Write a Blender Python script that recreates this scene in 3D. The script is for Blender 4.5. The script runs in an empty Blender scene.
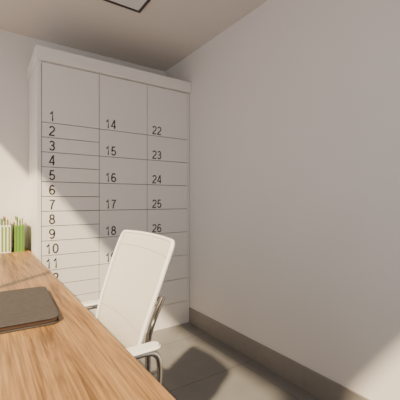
import bpy, bmesh, math
from mathutils import Vector
sc=bpy.context.scene
W=1.70; H=1.20; HC=2.63; YB=3.17; YF=-0.60; XL=-0.50

def mat(name,col,rough=0.6,metal=0.0,noise=0.0,scale=20,bump=0.0,bscale=200):
    m=bpy.data.materials.new(name); m.use_nodes=True
    nt=m.node_tree; b=nt.nodes['Principled BSDF']
    b.inputs['Roughness'].default_value=rough; b.inputs['Metallic'].default_value=metal
    tc=nt.nodes.new('ShaderNodeTexCoord')
    n=nt.nodes.new('ShaderNodeTexNoise'); n.inputs['Scale'].default_value=scale; n.inputs['Detail'].default_value=5
    nt.links.new(tc.outputs['Object'],n.inputs['Vector'])
    r=nt.nodes.new('ShaderNodeValToRGB')
    r.color_ramp.elements[0].position=0.3; r.color_ramp.elements[1].position=0.7
    r.color_ramp.elements[0].color=tuple(c*(1-noise) for c in col)+(1,)
    r.color_ramp.elements[1].color=tuple(min(1,c*(1+noise)) for c in col)+(1,)
    nt.links.new(n.outputs['Fac'],r.inputs['Fac']); nt.links.new(r.outputs['Color'],b.inputs['Base Color'])
    if bump>0:
        n2=nt.nodes.new('ShaderNodeTexNoise'); n2.inputs['Scale'].default_value=bscale
        nt.links.new(tc.outputs['Object'],n2.inputs['Vector'])
        bp=nt.nodes.new('ShaderNodeBump'); bp.inputs['Strength'].default_value=bump; bp.inputs['Distance'].default_value=0.002
        nt.links.new(n2.outputs['Fac'],bp.inputs['Height']); nt.links.new(bp.outputs['Normal'],b.inputs['Normal'])
    return m

M_wall=mat('wall_paint',(0.76,0.725,0.685),0.85,noise=0.01,scale=3,bump=0.03)
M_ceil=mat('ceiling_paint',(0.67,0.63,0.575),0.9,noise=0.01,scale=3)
M_base=mat('baseboard_grey',(0.25,0.23,0.205),0.5,noise=0.04)
M_cab=mat('cabinet_laminate',(0.77,0.745,0.71),0.45,noise=0.01,scale=4)
M_gap=mat('door_gap_dark',(0.05,0.045,0.04),0.8)
M_txt=mat('number_print',(0.045,0.04,0.035),0.6)
M_white=mat('white_plastic',(0.80,0.78,0.73),0.35)
M_seam=mat('seam_thread',(0.45,0.42,0.36),0.7)
M_chrome=mat('chrome',(0.6,0.6,0.6),0.2,metal=1.0)
M_black=mat('black_plastic',(0.03,0.03,0.03),0.4)
M_leather=mat('folio_leather',(0.064,0.056,0.051),0.8,noise=0.12,scale=60,bump=0.3,bscale=500)
M_leather.node_tree.nodes['Principled BSDF'].inputs['Specular IOR Level'].default_value=0.25
M_paper=mat('paper',(0.75,0.68,0.52),0.8,noise=0.03)
M_wpaper=mat('white_card',(0.80,0.77,0.70),0.7,noise=0.02)
M_green=mat('green_board',(0.17,0.31,0.035),0.5,noise=0.05)
M_dgreen=mat('dark_green_board',(0.08,0.20,0.03),0.5,noise=0.05)
M_brown=mat('brown_card',(0.20,0.12,0.07),0.6,noise=0.05)
M_frame=mat('window_frame_white',(0.7,0.7,0.7),0.4)

# floor tiles
def tile():
    m=bpy.data.materials.new('floor_tile'); m.use_nodes=True; nt=m.node_tree; b=nt.nodes['Principled BSDF']
    tc=nt.nodes.new('ShaderNodeTexCoord'); mp=nt.nodes.new('ShaderNodeMapping')
    mp.inputs['Location'].default_value=(0.22,0.12,0)
    br=nt.nodes.new('ShaderNodeTexBrick'); br.offset=0.0
    br.inputs['Scale'].default_value=1.0; br.inputs['Brick Width'].default_value=0.6; br.inputs['Row Height'].default_value=0.6
    br.inputs['Mortar Size'].default_value=0.003; br.inputs['Mortar Smooth'].default_value=0.1
    br.inputs['Color1'].default_value=(0.215,0.207,0.195,1); br.inputs['Color2'].default_value=(0.235,0.226,0.212,1)
    br.inputs['Mortar'].default_value=(0.10,0.097,0.09,1)
    n=nt.nodes.new('ShaderNodeTexNoise'); n.inputs['Scale'].default_value=5; n.inputs['Detail'].default_value=8
    mx=nt.nodes.new('ShaderNodeMixRGB'); mx.blend_type='MULTIPLY'; mx.inputs['Fac'].default_value=0.35
    nt.links.new(tc.outputs['Object'],mp.inputs['Vector']); nt.links.new(mp.outputs['Vector'],br.inputs['Vector'])
    nt.links.new(tc.outputs['Object'],n.inputs['Vector'])
    nt.links.new(br.outputs['Color'],mx.inputs['Color1']); nt.links.new(n.outputs['Fac'],mx.inputs['Color2'])
    nt.links.new(mx.outputs['Color'],b.inputs['Base Color']); b.inputs['Roughness'].default_value=0.42
    return m
M_floor=tile()

def wood():
    m=bpy.data.materials.new('oak_wood'); m.use_nodes=True; nt=m.node_tree; b=nt.nodes['Principled BSDF']
    tc=nt.nodes.new('ShaderNodeTexCoord'); mp=nt.nodes.new('ShaderNodeMapping')
    mp.inputs['Scale'].default_value=(1.0,0.065,1.0)
    nt.links.new(tc.outputs['Object'],mp.inputs['Vector'])
    n=nt.nodes.new('ShaderNodeTexNoise'); n.inputs['Scale'].default_value=20; n.inputs['Detail'].default_value=12; n.inputs['Roughness'].default_value=0.72; n.inputs['Distortion'].default_value=0.7
    nt.links.new(mp.outputs['Vector'],n.inputs['Vector'])
    r=nt.nodes.new('ShaderNodeValToRGB'); e=r.color_ramp.elements
    e[0].position=0.36; e[0].color=(0.12,0.058,0.019,1); e[1].position=0.64; e[1].color=(0.40,0.235,0.095,1)
    x=e.new(0.47); x.color=(0.275,0.148,0.055,1)
    nt.links.new(n.outputs['Fac'],r.inputs['Fac'])
    mp2=nt.nodes.new('ShaderNodeMapping'); mp2.inputs['Scale'].default_value=(160,4.0,160)
    nt.links.new(tc.outputs['Object'],mp2.inputs['Vector'])
    n2=nt.nodes.new('ShaderNodeTexNoise'); n2.inputs['Scale'].default_value=1.0; n2.inputs['Detail'].default_value=5
    nt.links.new(mp2.outputs['Vector'],n2.inputs['Vector'])
    r2=nt.nodes.new('ShaderNodeValToRGB'); r2.color_ramp.elements[0].position=0.38; r2.color_ramp.elements[1].position=0.6
    r2.color_ramp.elements[0].color=(0.2,0.2,0.2,1); r2.color_ramp.elements[1].color=(0.65,0.65,0.65,1)
    nt.links.new(n2.outputs['Fac'],r2.inputs['Fac'])
    mx=nt.nodes.new('ShaderNodeMixRGB'); mx.blend_type='OVERLAY'; mx.inputs['Fac'].default_value=0.5
    nt.links.new(r.outputs['Color'],mx.inputs['Color1']); nt.links.new(r2.outputs['Color'],mx.inputs['Color2'])
    nt.links.new(mx.outputs['Color'],b.inputs['Base Color']); b.inputs['Roughness'].default_value=0.45
    bp=nt.nodes.new('ShaderNodeBump'); bp.inputs['Strength'].default_value=0.15; bp.inputs['Distance'].default_value=0.001
    nt.links.new(n2.outputs['Fac'],bp.inputs['Height']); nt.links.new(bp.outputs['Normal'],b.inputs['Normal'])
    return m
M_wood=wood()

def link(o): sc.collection.objects.link(o); return o
def empty(name,loc=(0,0,0)):
    e=bpy.data.objects.new(name,None); e.location=loc; e.empty_display_size=0.1; return link(e)
def par(o,p):
    if p is not None:
        o.parent=p; o.location=Vector(o.location)-Vector(p.location)
def box(name,a,b,m,parent=None,bevel=0.0,seg=2):
    c=[(a[i]+b[i])/2 for i in range(3)]
    me=bpy.data.meshes.new(name); bm=bmesh.new(); bmesh.ops.create_cube(bm,size=1)
    for v in bm.verts:
        v.co=Vector((v.co.x*(b[0]-a[0]),v.co.y*(b[1]-a[1]),v.co.z*(b[2]-a[2])))
    if bevel>0: bmesh.ops.bevel(bm,geom=bm.edges[:],offset=bevel,segments=seg,profile=0.5,affect='EDGES')
    bm.to_mesh(me); bm.free(); me.materials.append(m)
    o=bpy.data.objects.new(name,me); o.location=c; link(o); par(o,parent); return o
def boxes(name,lst,m):
    me=bpy.data.meshes.new(name); bm=bmesh.new()
    for a,b in lst:
        r=bmesh.ops.create_cube(bm,size=1)
        for v in r['verts']:
            v.co=Vector([ (a[i]+b[i])/2+v.co[i]*(b[i]-a[i]) for i in range(3)])
    bm.to_mesh(me); bm.free(); me.materials.append(m)
    return link(bpy.data.objects.new(name,me))
def tube(name,pts,r,m,parent=None,cyc=False,smooth=True):
    cu=bpy.data.curves.new(name,'CURVE'); cu.dimensions='3D'; cu.bevel_depth=r; cu.bevel_resolution=4; cu.use_fill_caps=True
    s=cu.splines.new('NURBS' if smooth else 'POLY'); s.points.add(len(pts)-1)
    for i,p in enumerate(pts): s.points[i].co=(*p,1)
    if smooth: s.order_u=3; s.use_endpoint_u=not cyc
    s.use_cyclic_u=cyc
    cu.resolution_u=10
    o=bpy.data.objects.new(name+'_c',cu); link(o)
    dg=bpy.context.evaluated_depsgraph_get(); me=bpy.data.meshes.new_from_object(o.evaluated_get(dg))
    bpy.data.objects.remove(o)
    me.name=name; me.materials.clear(); me.materials.append(m)
    for p in me.polygons: p.use_smooth=True
    o=bpy.data.objects.new(name,me); link(o); par(o,parent); return o
def cyl(name,c,r,h,m,parent=None,axis='Z',seg=32,r2=None,bev=0.0):
    me=bpy.data.meshes.new(name); bm=bmesh.new()
    bmesh.ops.create_cone(bm,cap_ends=True,segments=seg,radius1=r,radius2=r if r2 is None else r2,depth=h)
    if bev: bmesh.ops.bevel(bm,geom=[e for e in bm.edges if len(e.link_faces)==2 and any(len(f.verts)>4 for f in e.link_faces)],offset=bev,segments=2,affect='EDGES')
    for f in bm.faces: f.smooth=len(f.verts)<=4
    bm.to_mesh(me); bm.free(); me.materials.append(m)
    o=bpy.data.objects.new(name,me); o.location=c
    if axis=='Y': o.rotation_euler=(math.pi/2,0,0)
    if axis=='X': o.rotation_euler=(0,math.pi/2,0)
    link(o); par(o,parent); return o

# ---------------- room ----------------
T=0.12
box('floor',(XL-T,YF-T,-0.1),(W+T,YB+T,0),M_floor)
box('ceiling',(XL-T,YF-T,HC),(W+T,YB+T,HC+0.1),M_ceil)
box('wall_right',(W,YF-T,0),(W+T,YB+T,HC),M_wall)
box('wall_back',(XL-T,YB,0),(W,YB+T,HC),M_wall)
WL=(-0.45,2.95,0.80,2.58)
boxes('wall_left',[((XL-T,YF-T,0),(XL,YB,WL[2])),((XL-T,YF-T,WL[3]),(XL,YB,HC)),
   ((XL-T,YF-T,WL[2]),(XL,WL[0],WL[3])),((XL-T,WL[1],WL[2]),(XL,YB,WL[3]))],M_wall)
WR=(-0.35,1.45,0.30,2.58)
boxes('wall_front',[((XL,YF-T,0),(W,YF,WR[2])),((XL,YF-T,WR[3]),(W,YF,HC)),
   ((XL,YF-T,WR[2]),(WR[0],YF,WR[3])),((WR[1],YF-T,WR[2]),(W,YF,WR[3]))],M_wall)
xa,xb=XL-0.10,XL-0.06
y0,y1,z0,z1=WL
f=0.03
boxes('window_1',[((xa,y0,z0),(xb,y1,z0+f)),((xa,y0,z1-f),(xb,y1,z1)),((xa,y0,z0),(xb,y0+f,z1)),((xa,y1-f,z0),(xb,y1,z1)),
  ((xa,1.235,z0),(xb,1.265,z1))],M_frame)
x0,x1,z0,z1=WR; ya,yb=YF-0.10,YF-0.06
boxes('window_2',[((x0,ya,z0),(x1,yb,z0+f)),((x0,ya,z1-f),(x1,yb,z1)),((x0,ya,z0),(x0+f,yb,z1)),((x1-f,ya,z0),(x1,yb,z1))],M_frame)
box('baseboard_right',(W-0.012,YF,0),(W,2.655,0.146),M_base,bevel=0.002)
box('baseboard_back',(XL,YB-0.012,0),(0.335,YB,0.146),M_base,bevel=0.002)
cl=empty('ceiling_light',(0.70,1.97,HC))
for i,(a,b) in enumerate([((0.40,1.67),(1.0,1.69)),((0.40,2.25),(1.0,2.27)),((0.40,1.69),(0.42,2.25)),((0.98,1.69),(1.0,2.25))]):
    box('rim_%d'%(i+1),(a[0],a[1],HC-0.012),(b[0],b[1],HC),M_gap,cl)
box('diffuser',(0.42,1.69,HC-0.008),(0.98,2.25,HC-0.001),M_frame,cl)

# ---------------- locker cabinet ----------------
CX0,CX1,CY=0.350,1.696,2.66
CT=2.345; CB=2.245
cab=empty('locker_cabinet',(CX0,CY,0))
box('carcass',(CX0,CY+0.02,0.0),(CX1,YB-0.004,CB),M_cab,cab,bevel=0.002)
box('backing',(CX0+0.03,CY+0.016,0.21),(CX1-0.022,CY+0.0205,CB-0.01),M_gap,cab)
box('stile_left',(CX0,CY,0),(CX0+0.028,CY+0.021,CB),M_cab,cab,bevel=0.001)
box('stile_right',(CX1-0.02,CY,0),(CX1,CY+0.021,CB),M_cab,cab,bevel=0.001)
box('plinth',(CX0+0.028,CY+0.004,0),(CX1-0.02,CY+0.021,0.215),M_cab,cab)
box('crown',(CX0-0.012,CY-0.03,CB),(CX1+0.001,YB-0.003,CT),M_cab,cab,bevel=0.003)
cols=[0.380,0.812,1.244,1.676]
L1=1.788; s1=0.1123; bot=0.217; g=0.0050
def door(n,x0,x1,z0,z1):
    box('door_%s'%n,(x0+g/2,CY,z0+g/2),(x1-g/2,CY+0.018,z1-g/2),M_cab,cab,bevel=0.0008,seg=1)

# sans-serif digits as stroked centre-lines (cap height 1, width ~0.6)
def arc(cx,cy,rx,ry,a0,a1,n=14):
    return [(cx+rx*math.cos(math.radians(a0+(a1-a0)*i/n)),cy+ry*math.sin(math.radians(a0+(a1-a0)*i/n))) for i in range(n+1)]
S=0.055
DG={
 '0':[(arc(0.28,0.5,0.225,0.445,90,450,28),True)],
 '1':[([(0.10,0.72),(0.20,0.78),(0.30,0.89),(0.33,0.97),(0.33,0.0)],False)],
 '2':[(arc(0.28,0.70,0.215,0.245,165,-30,14)+[(0.40,0.48),(0.20,0.30),(0.08,0.14),(0.055,S),(0.52,S)],False)],
 '3':[(arc(0.27,0.725,0.19,0.22,160,-60,12)+[(0.30,0.525),(0.20,0.52),(0.30,0.515)]+arc(0.275,0.285,0.215,0.235,65,-165,14),False)],
 '4':[([(0.54,0.27),(0.04,0.27),(0.36,0.95),(0.40,0.97),(0.40,0.0)],False)],
 '5':[([(0.47,0.945),(0.15,0.945),(0.085,0.50)]+arc(0.275,0.31,0.225,0.26,140,-165,16),False)],
 '6':[(arc(0.29,0.50,0.225,0.445,45,180,12)+arc(0.285,0.30,0.22,0.25,180,-180,24),False)],
 '7':[([(0.05,0.93),(0.51,0.93),(0.38,0.72),(0.27,0.42),(0.21,0.0)],False)],
 '8':[(arc(0.28,0.735,0.18,0.21,0,360,22),True),(arc(0.28,0.29,0.22,0.235,0,360,24),True)],
 '9':[(arc(0.27,0.50,0.225,0.445,-135,0,12)+arc(0.275,0.70,0.22,0.25,0,360,24),False)],
}
def ribbon(bm,pts,closed,hw,ox,sc_):
    P=[Vector((p[0],p[1])) for p in pts]
    Q=[P[0]]
    for p in P[1:]:
        if (p-Q[-1]).length>1e-4: Q.append(p)
    if closed and (Q[0]-Q[-1]).length<1e-3: Q.pop()
    n=len(Q); L=[];R=[]
    for i in range(n):
        a=Q[i-1] if (i>0 or closed) else None
        b=Q[(i+1)%n] if (i<n-1 or closed) else None
        d1=(Q[i]-a).normalized() if a is not None else None
        d2=(b-Q[i]).normalized() if b is not None else None
        if d1 is None: d1=d2
        if d2 is None: d2=d1
        n1=Vector((-d1.y,d1.x)); n2=Vector((-d2.y,d2.x)); m=n1+n2
        if m.length<0.3: m=n1.copy()
        m.normalize(); k=min(1.6,1/max(0.4,m.dot(n1)))
        L.append(Q[i]+m*hw*k); R.append(Q[i]-m*hw*k)
    def mk(v): return bm.verts.new((ox+v.x*sc_,0,v.y*sc_))
    Lv=[mk(v) for v in L]; Rv=[mk(v) for v in R]
    for i in range(n if closed else n-1):
        j=(i+1)%n; bm.faces.new((Lv[i],Rv[i],Rv[j],Lv[j]))
CAP=0.075
def label(n,x,z):
    me=bpy.data.meshes.new('num_%d'%n); bm=bmesh.new(); t=str(n); adv=0.66
    ox=-(len(t)*adv-0.06)*CAP/2
    for c in t:
        for pts,cl_ in DG[c]: ribbon(bm,pts,cl_,0.072,ox,CAP)
        ox+=adv*CAP
    bm.to_mesh(me); bm.free(); me.materials.append(M_txt)
    o=bpy.data.objects.new('number_%d'%n,me); o.location=(x,CY-0.0008,z); link(o); par(o,cab)
zt=CB-0.003
for i in range(13):
    zb=L1-s1*i; door(i+1,cols[0],cols[1],zb,zt); label(i+1,cols[0]+0.074,zb+0.014); zt=zb
door('lower',cols[0],cols[1],bot,zt)
for c in (1,2):
    zt=CB-0.003
    for i in range(8):
        n=14+8*(c-1)+i
        zb=L1-2*s1*i if i<7 else bot
        door(n,cols[c],cols[c+1],zb,zt); label(n,cols[c]+0.098,zb+0.014); zt=zb

# ---------------- desk ----------------
DX=0.337; DH=0.785
dk=empty('desk',(0,1.5,0))
box('desktop',(XL+0.003,-0.45,DH-0.035),(DX,YB-0.014,DH),M_wood,dk,bevel=0.003)
box('panel_near',(XL+0.04,-0.40,0),(DX-0.06,-0.365,DH-0.035),M_wood,dk,bevel=0.002)
box('panel_far',(XL+0.04,3.08,0),(DX-0.06,3.115,DH-0.035),M_wood,dk,bevel=0.002)
box('modesty_rail',(XL+0.04,-0.365,0.50),(XL+0.06,3.08,DH-0.035),M_wood,dk)

# ---------------- folio ----------------
fo=empty('leather_folio',(0.06,1.42,DH))
def slab(name,w,l,h,rad,zoff,m,parent,loc,rot=0.0,bev=0.003):
    me=bpy.data.meshes.new(name); bm=bmesh.new(); vs=[]
    for cx,cy,a0 in ((w/2-rad,l/2-rad,0),(-w/2+rad,l/2-rad,90),(-w/2+rad,-l/2+rad,180),(w/2-rad,-l/2+rad,270)):
        for k in range(9):
            a=math.radians(a0+k*90/8); vs.append(bm.verts.new((cx+rad*math.cos(a),cy+rad*math.sin(a),0)))
    fc=bm.faces.new(vs); r=bmesh.ops.extrude_face_region(bm,geom=[fc])
    bmesh.ops.translate(bm,verts=[v for v in r['geom'] if isinstance(v,bmesh.types.BMVert)],vec=(0,0,h))
    bmesh.ops.recalc_face_normals(bm,faces=bm.faces[:])
    if bev: bmesh.ops.bevel(bm,geom=[e for e in bm.edges if any(len(f.verts)>6 for f in e.link_faces)],offset=bev,segments=3,affect='EDGES')
    for f_ in bm.faces: f_.smooth=len(f_.verts)<=6
    bm.to_mesh(me); bm.free(); me.materials.append(m)
    o=bpy.data.objects.new(name,me); o.location=(loc[0],loc[1],zoff); o.rotation_euler=(0,0,rot); link(o); par(o,parent); return o
c=(0.055,1.39); rt=math.radians(-3)
slab('cover_bottom',0.36,0.45,0.005,0.03,DH+0.0005,M_leather,fo,c,rt,0.0015)
slab('pages',0.345,0.435,0.013,0.025,DH+0.0055,M_brown,fo,c,rt,0.001)
slab('cover_top',0.36,0.45,0.006,0.03,DH+0.0185,M_leather,fo,c,rt,0.002)

# ---------------- magazine files ----------------
def magfile(x0,x1,name,alt):
    e=empty(name,((x0+x1)/2,3.0,DH))
    ya,yb=2.93,3.14; z=DH+0.0005; hz=0.215
    t=0.004
    MS=M_wpaper if alt else M_green
    box('side_a',(x0,ya,z),(x0+t,yb,z+hz),MS,e); box('side_b',(x1-t,ya,z),(x1,yb,z+hz),MS,e)
    box('front',(x0+t,ya,z),(x1-t,ya+t,z+hz),MS,e); box('rear',(x0+t,yb-t,z),(x1-t,yb,z+hz),MS,e)
    box('bottom',(x0+t,ya+t,z),(x1-t,yb-t,z+t),MS,e)
    n=6; w=(x1-x0-2*t-0.004)/n; ms=[M_paper,M_dgreen,M_wpaper,M_brown,M_paper,M_green]
    for i in range(n):
        xx=x0+t+0.002+i*w
        box('booklet_%d'%(i+1),(xx+0.001,ya+0.008,z+t+0.001),(xx+w-0.001,yb-0.01,z+hz+0.035+0.015*((i*5+alt)%3)),ms[(i+alt)%6],e,bevel=0.001,seg=1)
    for i in range(3):
        xx=x0+(x1-x0)*(i+0.5)/3
        box('spine_stripe_%d'%(i+1),(xx-0.006,ya-0.0015,z+0.01),(xx+0.006,ya-0.0002,z+hz-0.01),M_green if alt else M_dgreen,e)
magfile(0.225,0.293,'magazine_file',0)
magfile(0.13,0.200,'magazine_file.001',1)

# ---------------- office chair ----------------
ch=empty('office_chair',(0.25,1.25,0))
YC=1.240; hw=0.245
Z0=0.60; ZH=0.454
def prof(z):
    pts=[(0.50,0.440),(0.60,0.432),(0.68,0.438),(0.76,0.460),(0.85,0.492),(0.95,0.528),(1.02,0.556),(1.06,0.574)]
    for (a,xa_),(b,xb_) in zip(pts,pts[1:]):
        if z<=b: return xa_+(xb_-xa_)*(z-a)/(b-a)
    return pts[-1][1]
NZ,NY=30,18
def width(z):
    t=(z-Z0)/ZH
    w=hw*(0.88+0.12*min(1,t*1.4))
    if t>0.94: w-= 0.010*((t-0.94)/0.06)**2
    if t<0.08: w-= 0.02*((0.08-t)/0.08)**2
    return w
me=bpy.data.meshes.new('back_mesh'); bm=bmesh.new(); grid=[]
def bp(t,s,dx=0.0):
    z=Z0+ZH*t
    w=width(z); x=prof(z)+0.020*(1-s*s)+dx
    return (x,YC+s*w,z-0.004*(s*s)*t)
for i in range(NZ+1):
    grid.append([bm.verts.new(bp(i/NZ,-1+2*j/NY)) for j in range(NY+1)])
for i in range(NZ):
    for j in range(NY):
        bm.faces.new((grid[i][j],grid[i][j+1],grid[i+1][j+1],grid[i+1][j])).smooth=True
bm.to_mesh(me); bm.free()
M_mesh=mat('cream_mesh_fabric',(0.82,0.78,0.68),0.8,noise=0.03,scale=300,bump=0.4,bscale=900)
nt=M_mesh.node_tree; b=nt.nodes['Principled BSDF']; out=nt.nodes['Material Output']
tl=nt.nodes.new('ShaderNodeBsdfTranslucent'); tl.inputs['Color'].default_value=(0.8,0.75,0.63,1)
ms=nt.nodes.new('ShaderNodeMixShader'); ms.inputs['Fac'].default_value=0.25
nt.links.new(b.outputs[0],ms.inputs[1]); nt.links.new(tl.outputs[0],ms.inputs[2]); nt.links.new(ms.outputs[0],out.inputs['Surface'])
me.materials.append(M_mesh)
o=bpy.data.objects.new('back_mesh',me); link(o); par(o,ch)
md=o.modifiers.new('sol','SOLIDIFY'); md.thickness=0.006; md.offset=0
rim=[bp(t/24,-1) for t in range(25)]+[bp(1,-1+2*j/16) for j in range(1,16)]+[bp(1-t/24,1) for t in range(25)]+[bp(0,1-2*j/16) for j in range(1,16)]
tube('back_rim',rim,0.008,M_white,ch,cyc=True)
for k,t in enumerate((0.30,0.88)):
    tube('seam_%d'%(k+1),[bp(t,-0.97+1.94*j/12,-0.003) for j in range(13)],0.0014,M_seam,ch)
for k,s in enumerate((-0.90,0.90)):
    tube('side_seam_%d'%(k+1),[bp(0.02+0.96*j/16,s,-0.003) for j in range(17)],0.0014,M_seam,ch)
for s in (-1,1):
    tube('back_support_%d'%(1 if s<0 else 2),[(0.25,YC+s*0.03,0.40),(0.40,YC+s*0.06,0.395),(0.52,YC+s*0.09,0.42),(0.525,YC+s*0.13,0.55),(0.495,YC+s*0.18,0.68),(0.495,YC+s*0.218,0.77),(0.53,YC+s*0.235,0.86)],0.011,M_chrome,ch)
tube('lumbar_bar',[(0.470,YC-0.22,0.68),(0.49,YC-0.1,0.68),(0.495,YC,0.68),(0.49,YC+0.1,0.68),(0.470,YC+0.22,0.68)],0.010,M_chrome,ch)
st=slab('seat_cushion',0.45,0.48,0.055,0.07,0.445,M_mesh,ch,(0.215,YC),0,0.02)
slab('seat_pan',0.42,0.43,0.02,0.06,0.425,M_white,ch,(0.215,YC),0,0.005)
box('tilt_mechanism',(0.15,YC-0.08,0.375),(0.33,YC+0.08,0.426),M_black,ch,bevel=0.01)
for k,s in ((1,-1),(2,1)):
    ya_=YC+s*0.280
    slab('arm_pad_%d'%k,0.24,0.050,0.018,0.024,0.708,M_white,ch,(0.375,ya_),0,0.006)
    tube('arm_loop_%d'%k,[(0.30,ya_,0.705),(0.40,ya_,0.702),(0.475,ya_,0.70),(0.497,ya_,0.66),(0.49,ya_,0.56),(0.46,ya_,0.47),(0.38,YC+s*0.25,0.435),(0.30,YC+s*0.19,0.425)],0.010,M_chrome,ch)
cyl('gas_lift',(0.24,YC,0.26),0.026,0.24,M_chrome,ch)
cyl('gas_cover',(0.24,YC,0.15),0.036,0.12,M_black,ch)
cyl('hub',(0.24,YC,0.095),0.05,0.05,M_chrome,ch,bev=0.008)
for k in range(5):
    a=math.radians(72*k+0); dx,dy=math.cos(a),math.sin(a)
    tube('base_leg_%d'%(k+1),[(0.24+dx*0.03,YC+dy*0.03,0.10),(0.24+dx*0.16,YC+dy*0.16,0.095),(0.24+dx*0.29,YC+dy*0.29,0.072)],0.016,M_chrome,ch)
    px,py=0.24+dx*0.28,YC+dy*0.28
    for q in (-1,1):
        cc=cyl('caster_%d_%s'%(k+1,'a' if q<0 else 'b'),(px+q*0.014,py,0.028),0.027,0.018,M_black,ch,axis='X',bev=0.004)
    cyl('caster_stem_%d'%(k+1),(px,py,0.052),0.006,0.05,M_chrome,ch)

# ---------------- light ----------------
sun=bpy.data.lights.new('sun','SUN'); sun.energy=11.5; sun.color=(1.0,0.79,0.52); sun.angle=math.radians(2.2)
so=bpy.data.objects.new('sun',sun); link(so)
d=Vector((0.68,0.57,-0.82)); so.rotation_euler=d.to_track_quat('-Z','Y').to_euler(); so.location=(-3,-3,5)
w=bpy.data.worlds.new('sky'); sc.world=w; w.use_nodes=True
bg=w.node_tree.nodes['Background']; bg.inputs['Color'].default_value=(0.96,0.95,1.0,1); bg.inputs['Strength'].default_value=1.05

cam=bpy.data.cameras.new('camera'); cam.sensor_width=36; cam.lens=321/400*36; cam.clip_start=0.02
co=bpy.data.objects.new('camera',cam); co.location=(0,0,H); co.rotation_euler=(math.pi/2,0,math.radians(-34.4)); link(co)
sc.camera=co
